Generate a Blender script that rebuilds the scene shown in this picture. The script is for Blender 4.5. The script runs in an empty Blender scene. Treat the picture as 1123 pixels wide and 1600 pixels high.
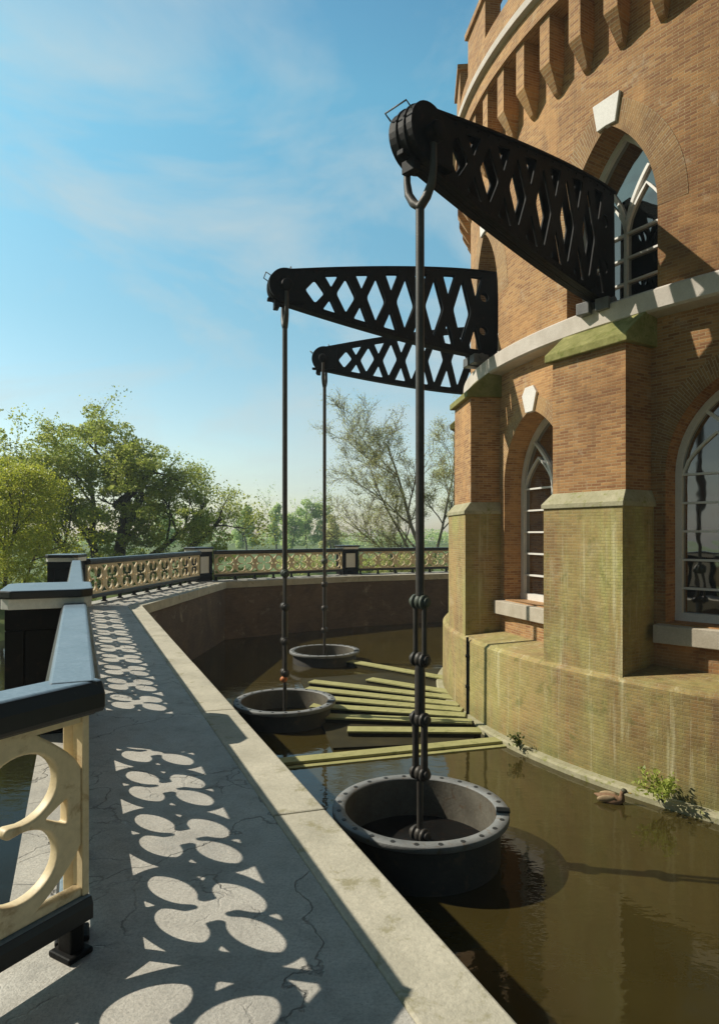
import bpy, bmesh, math, random
from mathutils import Vector, Matrix
R = math.radians
sc = bpy.context.scene
col = sc.collection
CX, CY = 11.16, 14.79            # centre of the round tower; the walkway is z = 0
WATER = -2.0
random.seed(7)

# ------------------------------------------------------------------ helpers
class MB:
    def __init__(s):
        s.v = []; s.f = []; s.uv = []; s.sm = []
    def add(s, vs, fs, uvs=None, smooth=False):
        b = len(s.v)
        s.v += [tuple(p) for p in vs]
        for i, f in enumerate(fs):
            s.f.append([b + k for k in f])
            s.uv.append(uvs[i] if uvs else None)
            s.sm.append(smooth)
    def quad(s, a, b, c, d, uv=None):
        s.add([a, b, c, d], [(0, 1, 2, 3)], [uv] if uv else None)
    def box(s, c, d, fr=None):
        x, y, z = c; a, b, h = d[0] / 2, d[1] / 2, d[2] / 2
        P = [(x + i * a, y + j * b, z + k * h) for k in (-1, 1) for j in (-1, 1) for i in (-1, 1)]
        if fr: P = [fr(p) for p in P]
        s.add(P, [(0, 2, 3, 1), (4, 5, 7, 6), (0, 1, 5, 4), (2, 6, 7, 3), (0, 4, 6, 2), (1, 3, 7, 5)])
    def extrude(s, poly, p0, p1, fr=None):
        """poly: list of (a, b) swept from p0 to p1 along the first local axis: points (p, a, b)"""
        n = len(poly)
        P = [(p0, a, b) for a, b in poly] + [(p1, a, b) for a, b in poly]
        if fr: P = [fr(p) for p in P]
        s.add(P, [tuple(range(n))[::-1], tuple(range(n, 2 * n))] + [(i, (i + 1) % n, n + (i + 1) % n, n + i) for i in range(n)])
    def tube(s, pts, rad, seg=8, caps=True):
        pts = [Vector(p) for p in pts]
        if not hasattr(rad, '__len__'): rad = [rad] * len(pts)
        rings = []; up = None
        for i, p in enumerate(pts):
            d = (pts[min(i + 1, len(pts) - 1)] - pts[max(i - 1, 0)]).normalized()
            if up is None:
                up = d.orthogonal().normalized()
            up = (up - d * up.dot(d))
            up = up.normalized() if up.length > 1e-6 else d.orthogonal().normalized()
            w = d.cross(up)
            rings.append([p + (up * math.cos(2 * math.pi * k / seg) + w * math.sin(2 * math.pi * k / seg)) * rad[i] for k in range(seg)])
        V = [q for r in rings for q in r]
        F = [(i * seg + k, i * seg + (k + 1) % seg, (i + 1) * seg + (k + 1) % seg, (i + 1) * seg + k) for i in range(len(pts) - 1) for k in range(seg)]
        s.add(V, F, smooth=True)
        if caps:
            s.add(rings[0], [tuple(range(seg))[::-1]]); s.add(rings[-1], [tuple(range(seg))])
    def lathe(s, prof, c=(0, 0, 0), seg=48, axis='z', smooth=True):
        """prof: (r, h) pairs"""
        V = []
        for r, h in prof:
            for k in range(seg):
                a = 2 * math.pi * k / seg
                x, y = r * math.cos(a), r * math.sin(a)
                V.append((c[0] + x, c[1] + y, c[2] + h) if axis == 'z' else ((c[0] + x, c[1] + h, c[2] + y) if axis == 'y' else (c[0] + h, c[1] + x, c[2] + y)))
        F = [(i * seg + k, i * seg + (k + 1) % seg, (i + 1) * seg + (k + 1) % seg, (i + 1) * seg + k) for i in range(len(prof) - 1) for k in range(seg)]
        s.add(V, F, smooth=smooth)
    def ball(s, c, r, seg=12, rg=8, sc_=(1, 1, 1)):
        prof = [(max(1e-4, math.sin(math.pi * i / rg)), -math.cos(math.pi * i / rg)) for i in range(rg + 1)]
        b = len(s.v); s.lathe(prof, (0, 0, 0), seg)
        for i in range(b, len(s.v)):
            p = s.v[i]; s.v[i] = (c[0] + p[0] * r * sc_[0], c[1] + p[1] * r * sc_[1], c[2] + p[2] * r * sc_[2])
    def build(s, name, mat, parent=None, off=(0, 0, 0), bevel=0, seg=2, loc=None):
        me = bpy.data.meshes.new(name)
        ox, oy, oz = off
        me.from_pydata([(x - ox, y - oy, z - oz) for x, y, z in s.v], [], s.f)
        if any(u is not None for u in s.uv):
            lay = me.uv_layers.new(name='UVMap')
            li = 0
            for f, u in zip(s.f, s.uv):
                for k in range(len(f)):
                    if u is not None: lay.data[li].uv = u[k]
                    li += 1
        me.polygons.foreach_set('use_smooth', s.sm)
        if mat: me.materials.append(mat)
        me.validate(); me.update()
        o = bpy.data.objects.new(name, me); col.objects.link(o)
        if parent: o.parent = parent
        if loc: o.location = loc
        if bevel:
            m = o.modifiers.new('Bevel', 'BEVEL'); m.width = bevel; m.segments = seg; m.limit_method = 'ANGLE'; m.angle_limit = R(40)
        return o

def tag(o, label=None, cat=None, group=None, kind=None):
    if label: o['label'] = label
    if cat: o['category'] = cat
    if group: o['group'] = group
    if kind: o['kind'] = kind
    return o
def thing(name, label, cat, loc=(0, 0, 0), rz=0, group=None):
    o = bpy.data.objects.new(name, None); col.objects.link(o)
    o.location = loc; o.rotation_euler = (0, 0, rz); o.empty_display_size = .2
    return tag(o, label, cat, group)
def inst(src, parent, loc, rz=0):
    c = src.copy(); col.objects.link(c); c.parent = parent; c.location = loc; c.rotation_euler = (0, 0, rz)
    return c
def flat_shape(name, outer, holes, thick, bevel=0.0, res=1):
    """a plate with holes, standing in the local xz plane, centred on y = 0"""
    cu = bpy.data.curves.new(name, 'CURVE'); cu.dimensions = '2D'; cu.fill_mode = 'BOTH'
    cu.extrude = thick / 2 - bevel; cu.bevel_depth = bevel; cu.bevel_resolution = res; cu.offset = -bevel
    for pts in [outer] + holes:
        sp = cu.splines.new('POLY'); sp.points.add(len(pts) - 1)
        for p, q in zip(sp.points, pts): p.co = (q[0], q[1], 0, 1)
        sp.use_cyclic_u = True
    o = bpy.data.objects.new(name, cu); col.objects.link(o)
    dg = bpy.context.evaluated_depsgraph_get(); dg.update()
    me = bpy.data.meshes.new_from_object(o.evaluated_get(dg))
    bpy.data.objects.remove(o); bpy.data.curves.remove(cu)
    me.transform(Matrix.Rotation(R(90), 4, 'X'))
    me.materials.clear(); me.name = name
    return me
def mesh_obj(name, me, mat, parent, loc=(0, 0, 0), rz=0):
    if not me.materials: me.materials.append(mat)
    o = bpy.data.objects.new(name, me); col.objects.link(o); o.parent = parent; o.location = loc; o.rotation_euler = (0, 0, rz)
    return o
def round_poly(pts, rad, n=4):
    out = []; N = len(pts)
    for i in range(N):
        p = Vector(pts[i]); a = Vector(pts[i - 1]) - p; b = Vector(pts[(i + 1) % N]) - p
        r = min(rad, a.length * .45, b.length * .45)
        s, e = p + a.normalized() * r, p + b.normalized() * r
        for k in range(n + 1):
            t = k / n
            out.append(tuple(s * (1 - t) ** 2 + p * 2 * t * (1 - t) + e * t * t))
    return out

# ------------------------------------------------------------------ materials
class NT:
    def __init__(s, name):
        s.m = bpy.data.materials.new(name); s.m.use_nodes = True
        s.t = s.m.node_tree; s.n = s.t.nodes; s.b = s.n['Principled BSDF']
        s.out = s.n['Material Output']
    def node(s, ty, **kw):
        n = s.n.new(ty)
        for k, v in kw.items():
            if k[0] == 'i' and k[1:].isdigit(): n.inputs[int(k[1:])].default_value = v
            elif hasattr(n, k): setattr(n, k, v)
            else: n.inputs[k.replace('_', ' ')].default_value = v
        return n
    def l(s, a, b): s.t.links.new(a, b)
    def coords(s, kind='Object'):
        return s.node('ShaderNodeTexCoord').outputs[kind]
    def noise(s, vec, scale, detail=5, rough=.6, dist=0):
        n = s.node('ShaderNodeTexNoise'); n.inputs['Scale'].default_value = scale; n.inputs['Detail'].default_value = detail
        n.inputs['Roughness'].default_value = rough; n.inputs['Distortion'].default_value = dist
        if vec: s.l(vec, n.inputs['Vector'])
        return n.outputs['Fac']
    def ramp(s, fac, stops):
        r = s.node('ShaderNodeValToRGB'); e = r.color_ramp.elements
        e[0].position, e[1].position = stops[0][0], stops[-1][0]
        e[0].color = stops[0][1] if len(stops[0][1]) == 4 else (*stops[0][1], 1)
        e[1].color = stops[-1][1] if len(stops[-1][1]) == 4 else (*stops[-1][1], 1)
        for p, c in stops[1:-1]:
            k = e.new(p); k.color = (*c, 1) if len(c) == 3 else c
        s.l(fac, r.inputs['Fac']); return r.outputs['Color']
    def mix(s, fac, a, b, mode='MIX'):
        m = s.node('ShaderNodeMix'); m.data_type = 'RGBA'; m.blend_type = mode
        for sock, v in ((m.inputs[0], fac), (m.inputs[6], a), (m.inputs[7], b)):
            if isinstance(v, (int, float)): sock.default_value = v
            elif isinstance(v, tuple): sock.default_value = (*v, 1) if len(v) == 3 else v
            else: s.l(v, sock)
        return m.outputs[2]
    def math(s, op, a, b=None, clamp=False):
        m = s.node('ShaderNodeMath'); m.operation = op; m.use_clamp = clamp
        for sock, v in ((m.inputs[0], a), (m.inputs[1], b)):
            if v is None: continue
            if isinstance(v, (int, float)): sock.default_value = v
            else: s.l(v, sock)
        return m.outputs[0]
    def mapr(s, v, a, b, c=0, d=1):
        m = s.node('ShaderNodeMapRange'); s.l(v, m.inputs[0])
        for i, x in enumerate((a, b, c, d)): m.inputs[i + 1].default_value = x
        return m.outputs[0]
    def bump(s, h, strength, dist=.01):
        b = s.node('ShaderNodeBump'); b.inputs['Strength'].default_value = strength; b.inputs['Distance'].default_value = dist
        s.l(h, b.inputs['Height']); s.l(b.outputs[0], s.b.inputs['Normal'])
    def set(s, base=None, rough=None, **kw):
        for k, v in (('Base Color', base), ('Roughness', rough), *[(a.replace('_', ' '), b) for a, b in kw.items()]):
            if v is None: continue
            if isinstance(v, (int, float)): s.b.inputs[k].default_value = v
            elif isinstance(v, tuple): s.b.inputs[k].default_value = (*v, 1) if len(v) == 3 else v
            else: s.l(v, s.b.inputs[k])
        return s.m
def sep_z(t, vec):
    x = t.node('ShaderNodeSeparateXYZ'); t.l(vec, x.inputs[0]); return x.outputs[2]
def mottled(name, a, b, rough=.7, scale=3., bump=.15, fine=40., speck=None, **kw):
    t = NT(name); v = t.coords()
    n = t.noise(v, scale, 6, .65); f = t.noise(v, fine, 3, .6)
    c = t.ramp(n, [(.3, a), (.7, b)])
    c = t.mix(t.mapr(f, .3, .75, 0, .35), c, tuple(x * .55 for x in a))
    if speck:
        g = t.noise(v, scale * 2.3, 5, .7, .4)
        c = t.mix(t.mapr(g, .56, .66, 0, .8), c, speck)
    if bump: t.bump(f, bump, .01)
    return t.set(c, rough, **kw)

def brick_mat(name, c1, c2, mortar, algae=0., swap=False, dirt=.3):
    t = NT(name); uv = t.coords('UV'); ob = t.coords('Object')
    mp = t.node('ShaderNodeMapping'); t.l(uv, mp.inputs[0])
    # courses wander by a few millimetres
    w = t.node('ShaderNodeTexNoise'); w.inputs['Scale'].default_value = 1.7; w.inputs['Detail'].default_value = 3; t.l(ob, w.inputs['Vector'])
    va = t.node('ShaderNodeVectorMath'); va.operation = 'SCALE'; va.inputs['Scale'].default_value = .014; t.l(w.outputs['Color'], va.inputs[0])
    vb = t.node('ShaderNodeVectorMath'); vb.operation = 'ADD'; t.l(mp.outputs[0], vb.inputs[0]); t.l(va.outputs[0], vb.inputs[1])
    b = t.node('ShaderNodeTexBrick'); t.l(vb.outputs[0], b.inputs['Vector'])
    b.inputs['Scale'].default_value = 1; b.inputs['Brick Width'].default_value = .175; b.inputs['Row Height'].default_value = .046
    b.inputs['Mortar Size'].default_value = .006; b.inputs['Mortar Smooth'].default_value = .3; b.inputs['Bias'].default_value = -.1
    b.inputs['Color1'].default_value = (*c1, 1); b.inputs['Color2'].default_value = (*c2, 1); b.inputs['Mortar'].default_value = (*mortar, 1)
    n = t.noise(ob, .8, 7, .7); f = t.noise(ob, 22, 4, .6)
    c = t.mix(t.mapr(n, .42, .62, 0, dirt), b.outputs['Color'], tuple(x * .55 for x in c2))
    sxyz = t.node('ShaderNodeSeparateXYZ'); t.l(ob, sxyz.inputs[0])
    ygrad = t.math('MULTIPLY', t.mapr(sxyz.outputs[1], -2.9, -5.6, 0, .95), t.mapr(t.noise(ob, .8, 6, .7), .3, .6, .45, 1.))  # darker brown towards the low-y side, broken up by noise
    c = t.mix(ygrad, c, t.mix(1., c, (.60, .50, .38), 'MULTIPLY'))
    # soot and rain streaks running down, repointed patches
    st = t.node('ShaderNodeMapping'); st.inputs['Scale'].default_value = (2.6, 2.6, .16); t.l(ob, st.inputs[0])
    sn = t.noise(st.outputs[0], 1.3, 7, .7)
    c = t.mix(t.mapr(sn, .55, .72, 0, .5), c, (.13, .085, .045))
    pt_ = t.noise(ob, .55, 4, .6, .8)
    c = t.mix(t.mapr(pt_, .56, .62, 0, .35), c, tuple(x * 1.25 for x in c1))
    pale = t.noise(ob, 1.9, 8, .75, .5)
    c = t.mix(t.mapr(pale, .58, .72, 0, .55), c, (.55, .46, .32))
    c = t.mix(t.mapr(f, .35, .8, 0, .35), c, tuple(x * .5 for x in c1))
    if algae:
        sx = t.node('ShaderNodeMapping'); sx.inputs['Scale'].default_value = (1.6, 1.6, .35); t.l(ob, sx.inputs[0])
        k = t.math('ADD', t.noise(sx.outputs[0], 1.4, 8, .72, .4), t.math('MULTIPLY', t.math('SUBTRACT', t.noise(ob, .45, 3, .6), .5), .8))
        k2 = t.noise(ob, 9, 5, .7)
        green = t.ramp(k2, [(.25, (.33, .34, .09)), (.55, (.52, .52, .19)), (.8, (.64, .63, .33))])
        z = sep_z(t, ob)
        m = t.math('MULTIPLY', t.mapr(k, .33, .66, .05, .95), algae, True)
        c = t.mix(m, c, t.mix(t.math('MULTIPLY', b.outputs['Fac'], .45), t.mix(.35, green, t.mix(1., green, b.outputs['Color'], 'MULTIPLY')), (.13, .12, .05)))
        moss = t.noise(ob, 3.1, 6, .7)
        c = t.mix(t.mapr(moss, .57, .68, 0, .6), c, (.13, .14, .03))
        low = t.math('MULTIPLY', t.mapr(z, .55, .05, 0, .75), t.mapr(k2, .35, .6, .3, 1))
        c = t.mix(low, c, (.10, .11, .03))
        dr = t.node('ShaderNodeMapping'); dr.inputs['Scale'].default_value = (3.4, 3.4, .22); t.l(ob, dr.inputs[0])
        c = t.mix(t.mapr(t.noise(dr.outputs[0], 1.6, 6, .7), .56, .7, 0, .6), c, (.62, .57, .36))
    h = t.math('ADD', t.math('MULTIPLY', b.outputs['Fac'], -.8), t.math('MULTIPLY', f, .7))
    t.bump(h, .55, .012)
    return t.set(c, .85)

M = {}
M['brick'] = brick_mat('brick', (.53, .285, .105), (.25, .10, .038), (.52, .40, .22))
M['brick_low'] = brick_mat('brick_lower', (.55, .30, .115), (.25, .10, .038), (.50, .38, .21))
M['brick_algae'] = brick_mat('brick_algae', (.42, .26, .10), (.24, .13, .05), (.46, .38, .22), algae=.92)
M['brick_plinth'] = brick_mat('brick_plinth', (.42, .26, .10), (.22, .12, .045), (.46, .37, .22), algae=.75)
M['brick_arch'] = brick_mat('brick_arch', (.44, .26, .10), (.27, .13, .05), (.54, .44, .28))
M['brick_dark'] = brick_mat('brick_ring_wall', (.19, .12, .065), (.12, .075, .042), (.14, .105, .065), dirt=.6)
M['stone'] = mottled('pale_stone', (.50, .44, .37), (.66, .60, .53), .8, 2.5, .2)
M['stone_sill'] = mottled('sill_stone', (.42, .36, .27), (.56, .5, .4), .85, 3., .25)
M['keystone'] = mottled('keystone_white', (.74, .71, .66), (.82, .79, .74), .75, 4, .1)
M['moss_stone'] = mottled('mossy_stone', (.30, .28, .16), (.46, .42, .28), .9, 3.5, .5, 25., speck=(.19, .20, .035))
M['moss_cap'] = mottled('moss_covered_stone', (.15, .15, .03), (.34, .32, .12), .95, 4., .6, 18., speck=(.12, .14, .02))
M['kerb'] = mottled('kerb_stone', (.42, .39, .30), (.64, .59, .46), .85, 2.2, .35, 55., speck=(.29, .26, .15))
M['kerb'].node_tree.nodes['Principled BSDF'].inputs['Specular IOR Level'].default_value = .3
M['cast_black'] = mottled('black_iron', (.004, .0037, .0033), (.008, .0073, .0062), .6, 4., .2, 60., speck=(.022, .012, .007), Specular_IOR_Level=.15)
M['iron_rod'] = mottled('weathered_iron', (.045, .04, .034), (.085, .077, .066), .5, 6., .25, 80., Metallic=.35)
M['iron_grey'] = mottled('grey_iron', (.10, .10, .10), (.19, .185, .175), .55, 4., .25, 60., Metallic=.3)
M['barrel'] = mottled('barrel_iron', (.016, .015, .013), (.045, .04, .033), .65, 3., .4, 40., speck=(.07, .05, .03))
M['liner'] = mottled('scaled_iron', (.085, .075, .055), (.17, .155, .12), .7, 3., .4, 30., speck=(.10, .06, .03))
M['flange'] = mottled('flange_iron', (.16, .165, .16), (.27, .275, .265), .6, 5., .3, 60., speck=(.16, .12, .08))
M['bolt'] = mottled('bolt_iron', (.02, .02, .018), (.035, .033, .03), .6, 8., .1)
M['end_bar'] = mottled('grey_paint', (.32, .33, .33), (.42, .42, .42), .5, 8., .1)
M['verdigris'] = mottled('green_stained_iron', (.05, .06, .045), (.09, .11, .08), .55, 14., .3, 80.)
M['orange'] = mottled('orange_rust', (.45, .13, .03), (.6, .2, .05), .6, 20., .2)
M['cream'] = mottled('cream_paint', (.72, .575, .335), (.79, .65, .41), .5, 2.5, .15, 30., speck=(.40, .26, .12))
M['cream_pale'] = mottled('pale_cream_paint', (.78, .75, .67), (.84, .82, .74), .5, 3., .06, 30.)
M['win_white'] = mottled('window_paint', (.72, .70, .64), (.82, .80, .74), .5, 5., .05)
M['timber'] = mottled('algae_covered_sleeper', (.30, .29, .10), (.46, .43, .19), .85, 2., .5, 30., speck=(.2, .2, .06))

def rail_paint():
    t = NT('rail_paint'); v = t.coords()
    n = t.noise(v, 5, 7, .7); f = t.noise(v, 55, 3, .6)
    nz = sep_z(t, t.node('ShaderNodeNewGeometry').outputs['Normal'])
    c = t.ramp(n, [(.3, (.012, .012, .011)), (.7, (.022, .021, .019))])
    # the upward faces are paler and bluer
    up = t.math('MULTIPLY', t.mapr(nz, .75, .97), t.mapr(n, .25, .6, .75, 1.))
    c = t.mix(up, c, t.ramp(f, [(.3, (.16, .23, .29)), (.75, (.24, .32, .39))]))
    ch = t.noise(v, 11, 6, .75, .4); c = t.mix(t.mapr(ch, .62, .68, 0, .7), c, (.055, .05, .045))
    t.bump(t.math('ADD', n, t.math('MULTIPLY', f, .4)), .2, .01)
    return t.set(c, t.mapr(n, .3, .7, .32, .55))
M['rail'] = rail_paint()

def walkway_mat():
    t = NT('walkway_slabs'); v = t.coords()
    n = t.noise(v, 1.3, 8, .7); f = t.noise(v, 70, 4, .7); g = t.noise(v, 7, 6, .7, .3)
    c = t.ramp(n, [(.3, (.43, .405, .35)), (.68, (.58, .55, .48))])
    c = t.mix(t.mapr(g, .5, .68, 0, .55), c, (.32, .305, .27))
    c = t.mix(t.mapr(f, .42, .7, 0, .6), c, (.24, .23, .2))
    sp_ = t.noise(v, 160, 2, .6); c = t.mix(t.mapr(sp_, .6, .7, 0, .7), c, (.13, .125, .11))
    dm = t.noise(v, .9, 7, .75, .6); c = t.mix(t.mapr(dm, .5, .66, 0, .42), c, (.22, .215, .2))
    # hairline cracks
    w = t.node('ShaderNodeTexNoise'); w.inputs['Scale'].default_value = 2.2; w.inputs['Detail'].default_value = 6; t.l(v, w.inputs['Vector'])
    vm = t.node('ShaderNodeVectorMath'); vm.operation = 'MULTIPLY_ADD'; t.l(w.outputs['Color'], vm.inputs[0]); vm.inputs[1].default_value = (.7, .7, .7); t.l(v, vm.inputs[2])
    vo = t.node('ShaderNodeTexVoronoi'); vo.feature = 'DISTANCE_TO_EDGE'; vo.inputs['Scale'].default_value = .75; t.l(vm.outputs[0], vo.inputs['Vector'])
    vo2 = t.node('ShaderNodeTexVoronoi'); vo2.feature = 'DISTANCE_TO_EDGE'; vo2.inputs['Scale'].default_value = 2.6; t.l(vm.outputs[0], vo2.inputs['Vector'])
    k2 = t.math('MULTIPLY', t.mapr(vo2.outputs['Distance'], .004, .022, 1, 0), t.mapr(t.noise(v, .9, 3), .5, .6, 0, .8))
    cr = t.math('MAXIMUM', t.mapr(vo.outputs['Distance'], .001, .006, .75, 0), k2)
    c = t.mix(t.math('MULTIPLY', cr, .7), c, (.05, .047, .042))
    h = t.math('SUBTRACT', t.math('ADD', t.math('MULTIPLY', f, .35), t.math('MULTIPLY', g, .8)), cr)
    t.bump(h, .7, .014)
    return t.set(c, t.mapr(g, .3, .7, .5, .8))
M['walkway'] = walkway_mat()

def water_mat(nm='murky_water', ca=(.035, .026, .007), cb=(.052, .04, .011), ior=1.45):
    t = NT(nm); v = t.coords()
    n = t.noise(v, .35, 4, .6)
    c = t.ramp(n, [(.3, ca), (.7, cb)])
    mp = t.node('ShaderNodeMapping'); mp.inputs['Scale'].default_value = (1., 1.6, 1.); t.l(v, mp.inputs[0])
    h = t.math('ADD', t.noise(mp.outputs[0], 2.2, 3, .5), t.math('MULTIPLY', t.noise(mp.outputs[0], 9, 2, .5), .25))
    t.bump(h, .09, .05)
    return t.set(c, .035, IOR=ior)
M['water'] = water_mat()
M['moat'] = water_mat('deep_water', (.008, .0075, .004), (.014, .013, .007), 1.18)

def glass_mat():
    t = NT('old_window_glass'); v = t.coords()
    h = t.noise(v, 1.6, 2, .5)
    t.bump(h, .25, .02)
    return t.set((.012, .014, .014), .03, IOR=3.8)
M['glass'] = glass_mat()

def leaf_mat(name, cols, trans=.35):
    t = NT(name)
    g = t.node('ShaderNodeNewGeometry')
    c = t.ramp(g.outputs['Random Per Island'], [(i / (len(cols) - 1), k) for i, k in enumerate(cols)])
    tr = t.node('ShaderNodeBsdfTranslucent'); t.l(c, tr.inputs['Color'])
    mx = t.node('ShaderNodeMixShader'); mx.inputs[0].default_value = trans
    t.set(c, .5)
    t.l(t.b.outputs[0], mx.inputs[1]); t.l(tr.outputs[0], mx.inputs[2]); t.l(mx.outputs[0], t.out.inputs['Surface'])
    return t.m
M['leaf_yellow'] = leaf_mat('yellow_green_leaves', [(.32, .37, .03), (.48, .52, .05), (.60, .60, .09)], .5)
M['leaf_green'] = leaf_mat('fresh_green_leaves', [(.24, .30, .04), (.42, .50, .09), (.64, .66, .2)], .5)
M['leaf_dark'] = leaf_mat('dark_green_leaves', [(.05, .08, .015), (.09, .13, .024), (.14, .18, .03)], .4)
M['leaf_sparse'] = leaf_mat('young_olive_leaves', [(.42, .45, .14), (.54, .55, .2), (.64, .62, .27)], .55)
M['leaf_far'] = leaf_mat('distant_leaves', [(.42, .56, .26), (.55, .70, .3), (.68, .78, .28)], .5)
M['bark'] = mottled('bark', (.045, .035, .022), (.09, .072, .05), .9, 6., .5, 30.)
M['bark_grey'] = mottled('grey_bark', (.20, .17, .11), (.32, .27, .18), .9, 6., .5, 30.)
M['grass'] = mottled('meadow_grass', (.07, .12, .02), (.14, .19, .035), .9, .25, .3, 8., speck=(.17, .18, .05))
M['shade_timber'] = mottled('shade_dark_timber', (.028, .024, .01), (.055, .046, .018), .85, 2., .3, 30., Specular_IOR_Level=.15)  # dark colour standing in for shade on timber faces and gaps
M['duck_body'] = mottled('brown_plumage', (.16, .085, .04), (.34, .20, .11), .8, 22., .2, 90.)
M['duck_head'] = mottled('dark_head_plumage', (.05, .045, .025), (.10, .09, .04), .6, 20., .1)
M['duck_bill'] = mottled('yellow_bill', (.45, .33, .06), (.55, .4, .08), .5, 20., 0)
M['duck_wing'] = mottled('speckled_wing', (.28, .19, .10), (.45, .33, .19), .8, 26., .2, 90.)

# ------------------------------------------------------------------ setting: ground, water, walkway
def ring_sheet(mb, rs, zs, seg=96):
    V = []
    for r, z in zip(rs, zs):
        for k in range(seg):
            a = 2 * math.pi * k / seg
            V.append((CX + r * math.cos(a), CY + r * math.sin(a), z))
    mb.add(V, [(i * seg + k, i * seg + (k + 1) % seg, (i + 1) * seg + (k + 1) % seg, (i + 1) * seg + k) for i in range(len(rs) - 1) for k in range(seg)], smooth=True)
g = MB(); ring_sheet(g, [24.0, 25.0, 27, 40, 120, 250], [-2.6, -1.6, -1.2, -1.1, -1.0, -1.0])
tag(g.build('ground', M['grass']), kind='structure')
w = MB(); ring_sheet(w, [0.01, 8, 16, 24.6], [WATER] * 4)
tag(w.build('water', M['water']), kind='structure')

K = [(3.63, -5.0), (-5.0, 15.04), (-4.6, 22.6), (-.2, 25.7), (5.2, 27.9), (12.0, 29.4)]        # inner edge of the walkway
RV = [(-1.13, 2.57), (-6.45, 14.9), (-5.5, 23.0), (-.4, 27.1), (5.0, 29.4), (12.2, 31.0)]     # line of the railing
def unit(a, b):
    d = Vector((b[0] - a[0], b[1] - a[1])); L = d.length; return d / L, L
def offs(pts, d):
    """outward (left of travel) offset of a polyline"""
    out = []
    for i, p in enumerate(pts):
        ns = []
        if i: ns.append(unit(pts[i - 1], p)[0])
        if i < len(pts) - 1: ns.append(unit(p, pts[i + 1])[0])
        n = sum((Vector((-k.y, k.x)) for k in ns), Vector((0, 0))).normalized()
        c = n.dot(Vector((-ns[0].y, ns[0].x)))
        out.append((p[0] + n.x * d / c, p[1] + n.y * d / c))
    return out
bd = Vector((-.5, -.866))                                            # direction of the bridge railing
BR = (RV[0][0] + bd.x * 9, RV[0][1] + bd.y * 9)
outer = offs([BR] + RV, .26)
KK = offs(K, .31)
def strip(mb, A, B, z0, z1):
    n = len(A)
    V = [(*p, z1) for p in A] + [(*p, z1) for p in B] + [(*p, z0) for p in A] + [(*p, z0) for p in B]
    F = []
    for i in range(n - 1):
        F += [(i, i + 1, n + i + 1, n + i), (2 * n + i, 3 * n + i, 3 * n + i + 1, 2 * n + i + 1), (i, 2 * n + i, 2 * n + i + 1, i + 1), (n + i, n + i + 1, 3 * n + i + 1, 3 * n + i)]
    F += [(0, n, 3 * n, 2 * n), (n - 1, 3 * n - 1, 4 * n - 1, 2 * n - 1)]
    mb.add(V, F)
mo = MB(); oi = offs([BR] + RV, .1); om = []
for p in oi:
    dd = Vector((p[0] - CX, p[1] - CY)).normalized(); om.append((CX + dd.x * 24.6, CY + dd.y * 24.6))
for i in range(len(oi) - 1):
    for j in range(6):
        t0, t1 = j / 6, (j + 1) / 6
        lp = lambda A, t: Vector(A[i]).lerp(Vector(A[i + 1]), t)
        def far(t):
            q = lp(om, t) - Vector((CX, CY)); q = q.normalized() * 24.6; return (CX + q.x, CY + q.y, WATER + .005)
        mo.quad((*lp(oi, t0), WATER + .005), far(t0), far(t1), (*lp(oi, t1), WATER + .005))
tag(mo.build('moat_water', M['moat']), kind='structure')
wk = MB()
K0 = (.29, 2.75)
Ks = offs([K[0], K0] + K[1:], .31)
strip(wk, [Ks[0]] + [Ks[1]] + Ks[2:], outer, -3.0, 0.0)
tag(wk.build('walkway', M['walkway']), kind='structure')
# kerb stones along the inner edge
kb = MB()
for i in range(len(K) - 1):
    d, L = unit(K[i], K[i + 1]); n = max(1, round(L / 2.3)); nv = Vector((-d.y, d.x))
    for j in range(n):
        a, b = j / n, (j + 1) / n
        gap = .002
        def P(Q, t, e): return (Q[i][0] + (Q[i + 1][0] - Q[i][0]) * t + d.x * e, Q[i][1] + (Q[i + 1][1] - Q[i][1]) * t + d.y * e)
        ea, eb = (gap if j else 0), (-gap if j < n - 1 else 0)
        h = .008 + .002 * ((j * 7 + i) % 3)
        i0, i1, o0, o1 = P(K, a, ea), P(K, b, eb), P(KK, a, ea), P(KK, b, eb)
        kb.add([(*i0, h), (*i1, h), (*o1, h), (*o0, h), (*i0, -.22), (*i1, -.22), (*o1, -.22), (*o0, -.22)],
               [(0, 1, 2, 3), (4, 7, 6, 5), (0, 4, 5, 1), (1, 5, 6, 2), (2, 6, 7, 3), (3, 7, 4, 0)])
tag(kb.build('kerb', M['kerb'], bevel=.012), kind='structure')
# brick wall of the basin below the kerb
rw = MB(); Kw = offs(K, .06); Kx = offs(K, .38); u = 0
for i in range(len(K) - 1):
    L = unit(Kw[i], Kw[i + 1])[1]; a, b = Kw[i], Kw[i + 1]
    rw.quad((*a, -3), (*b, -3), (*b, -.221), (*a, -.221), [(u, -3), (u + L, -3), (u + L, -.221), (u, -.221)]); u += L
    rw.quad((*a, -.221), (*b, -.221), (*Kx[i + 1], -.221), (*Kx[i], -.221), [(0, 0)] * 4)
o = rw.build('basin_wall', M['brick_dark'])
tag(o, 'dark brick basin wall under the pale kerb of the walkway', 'wall')

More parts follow.
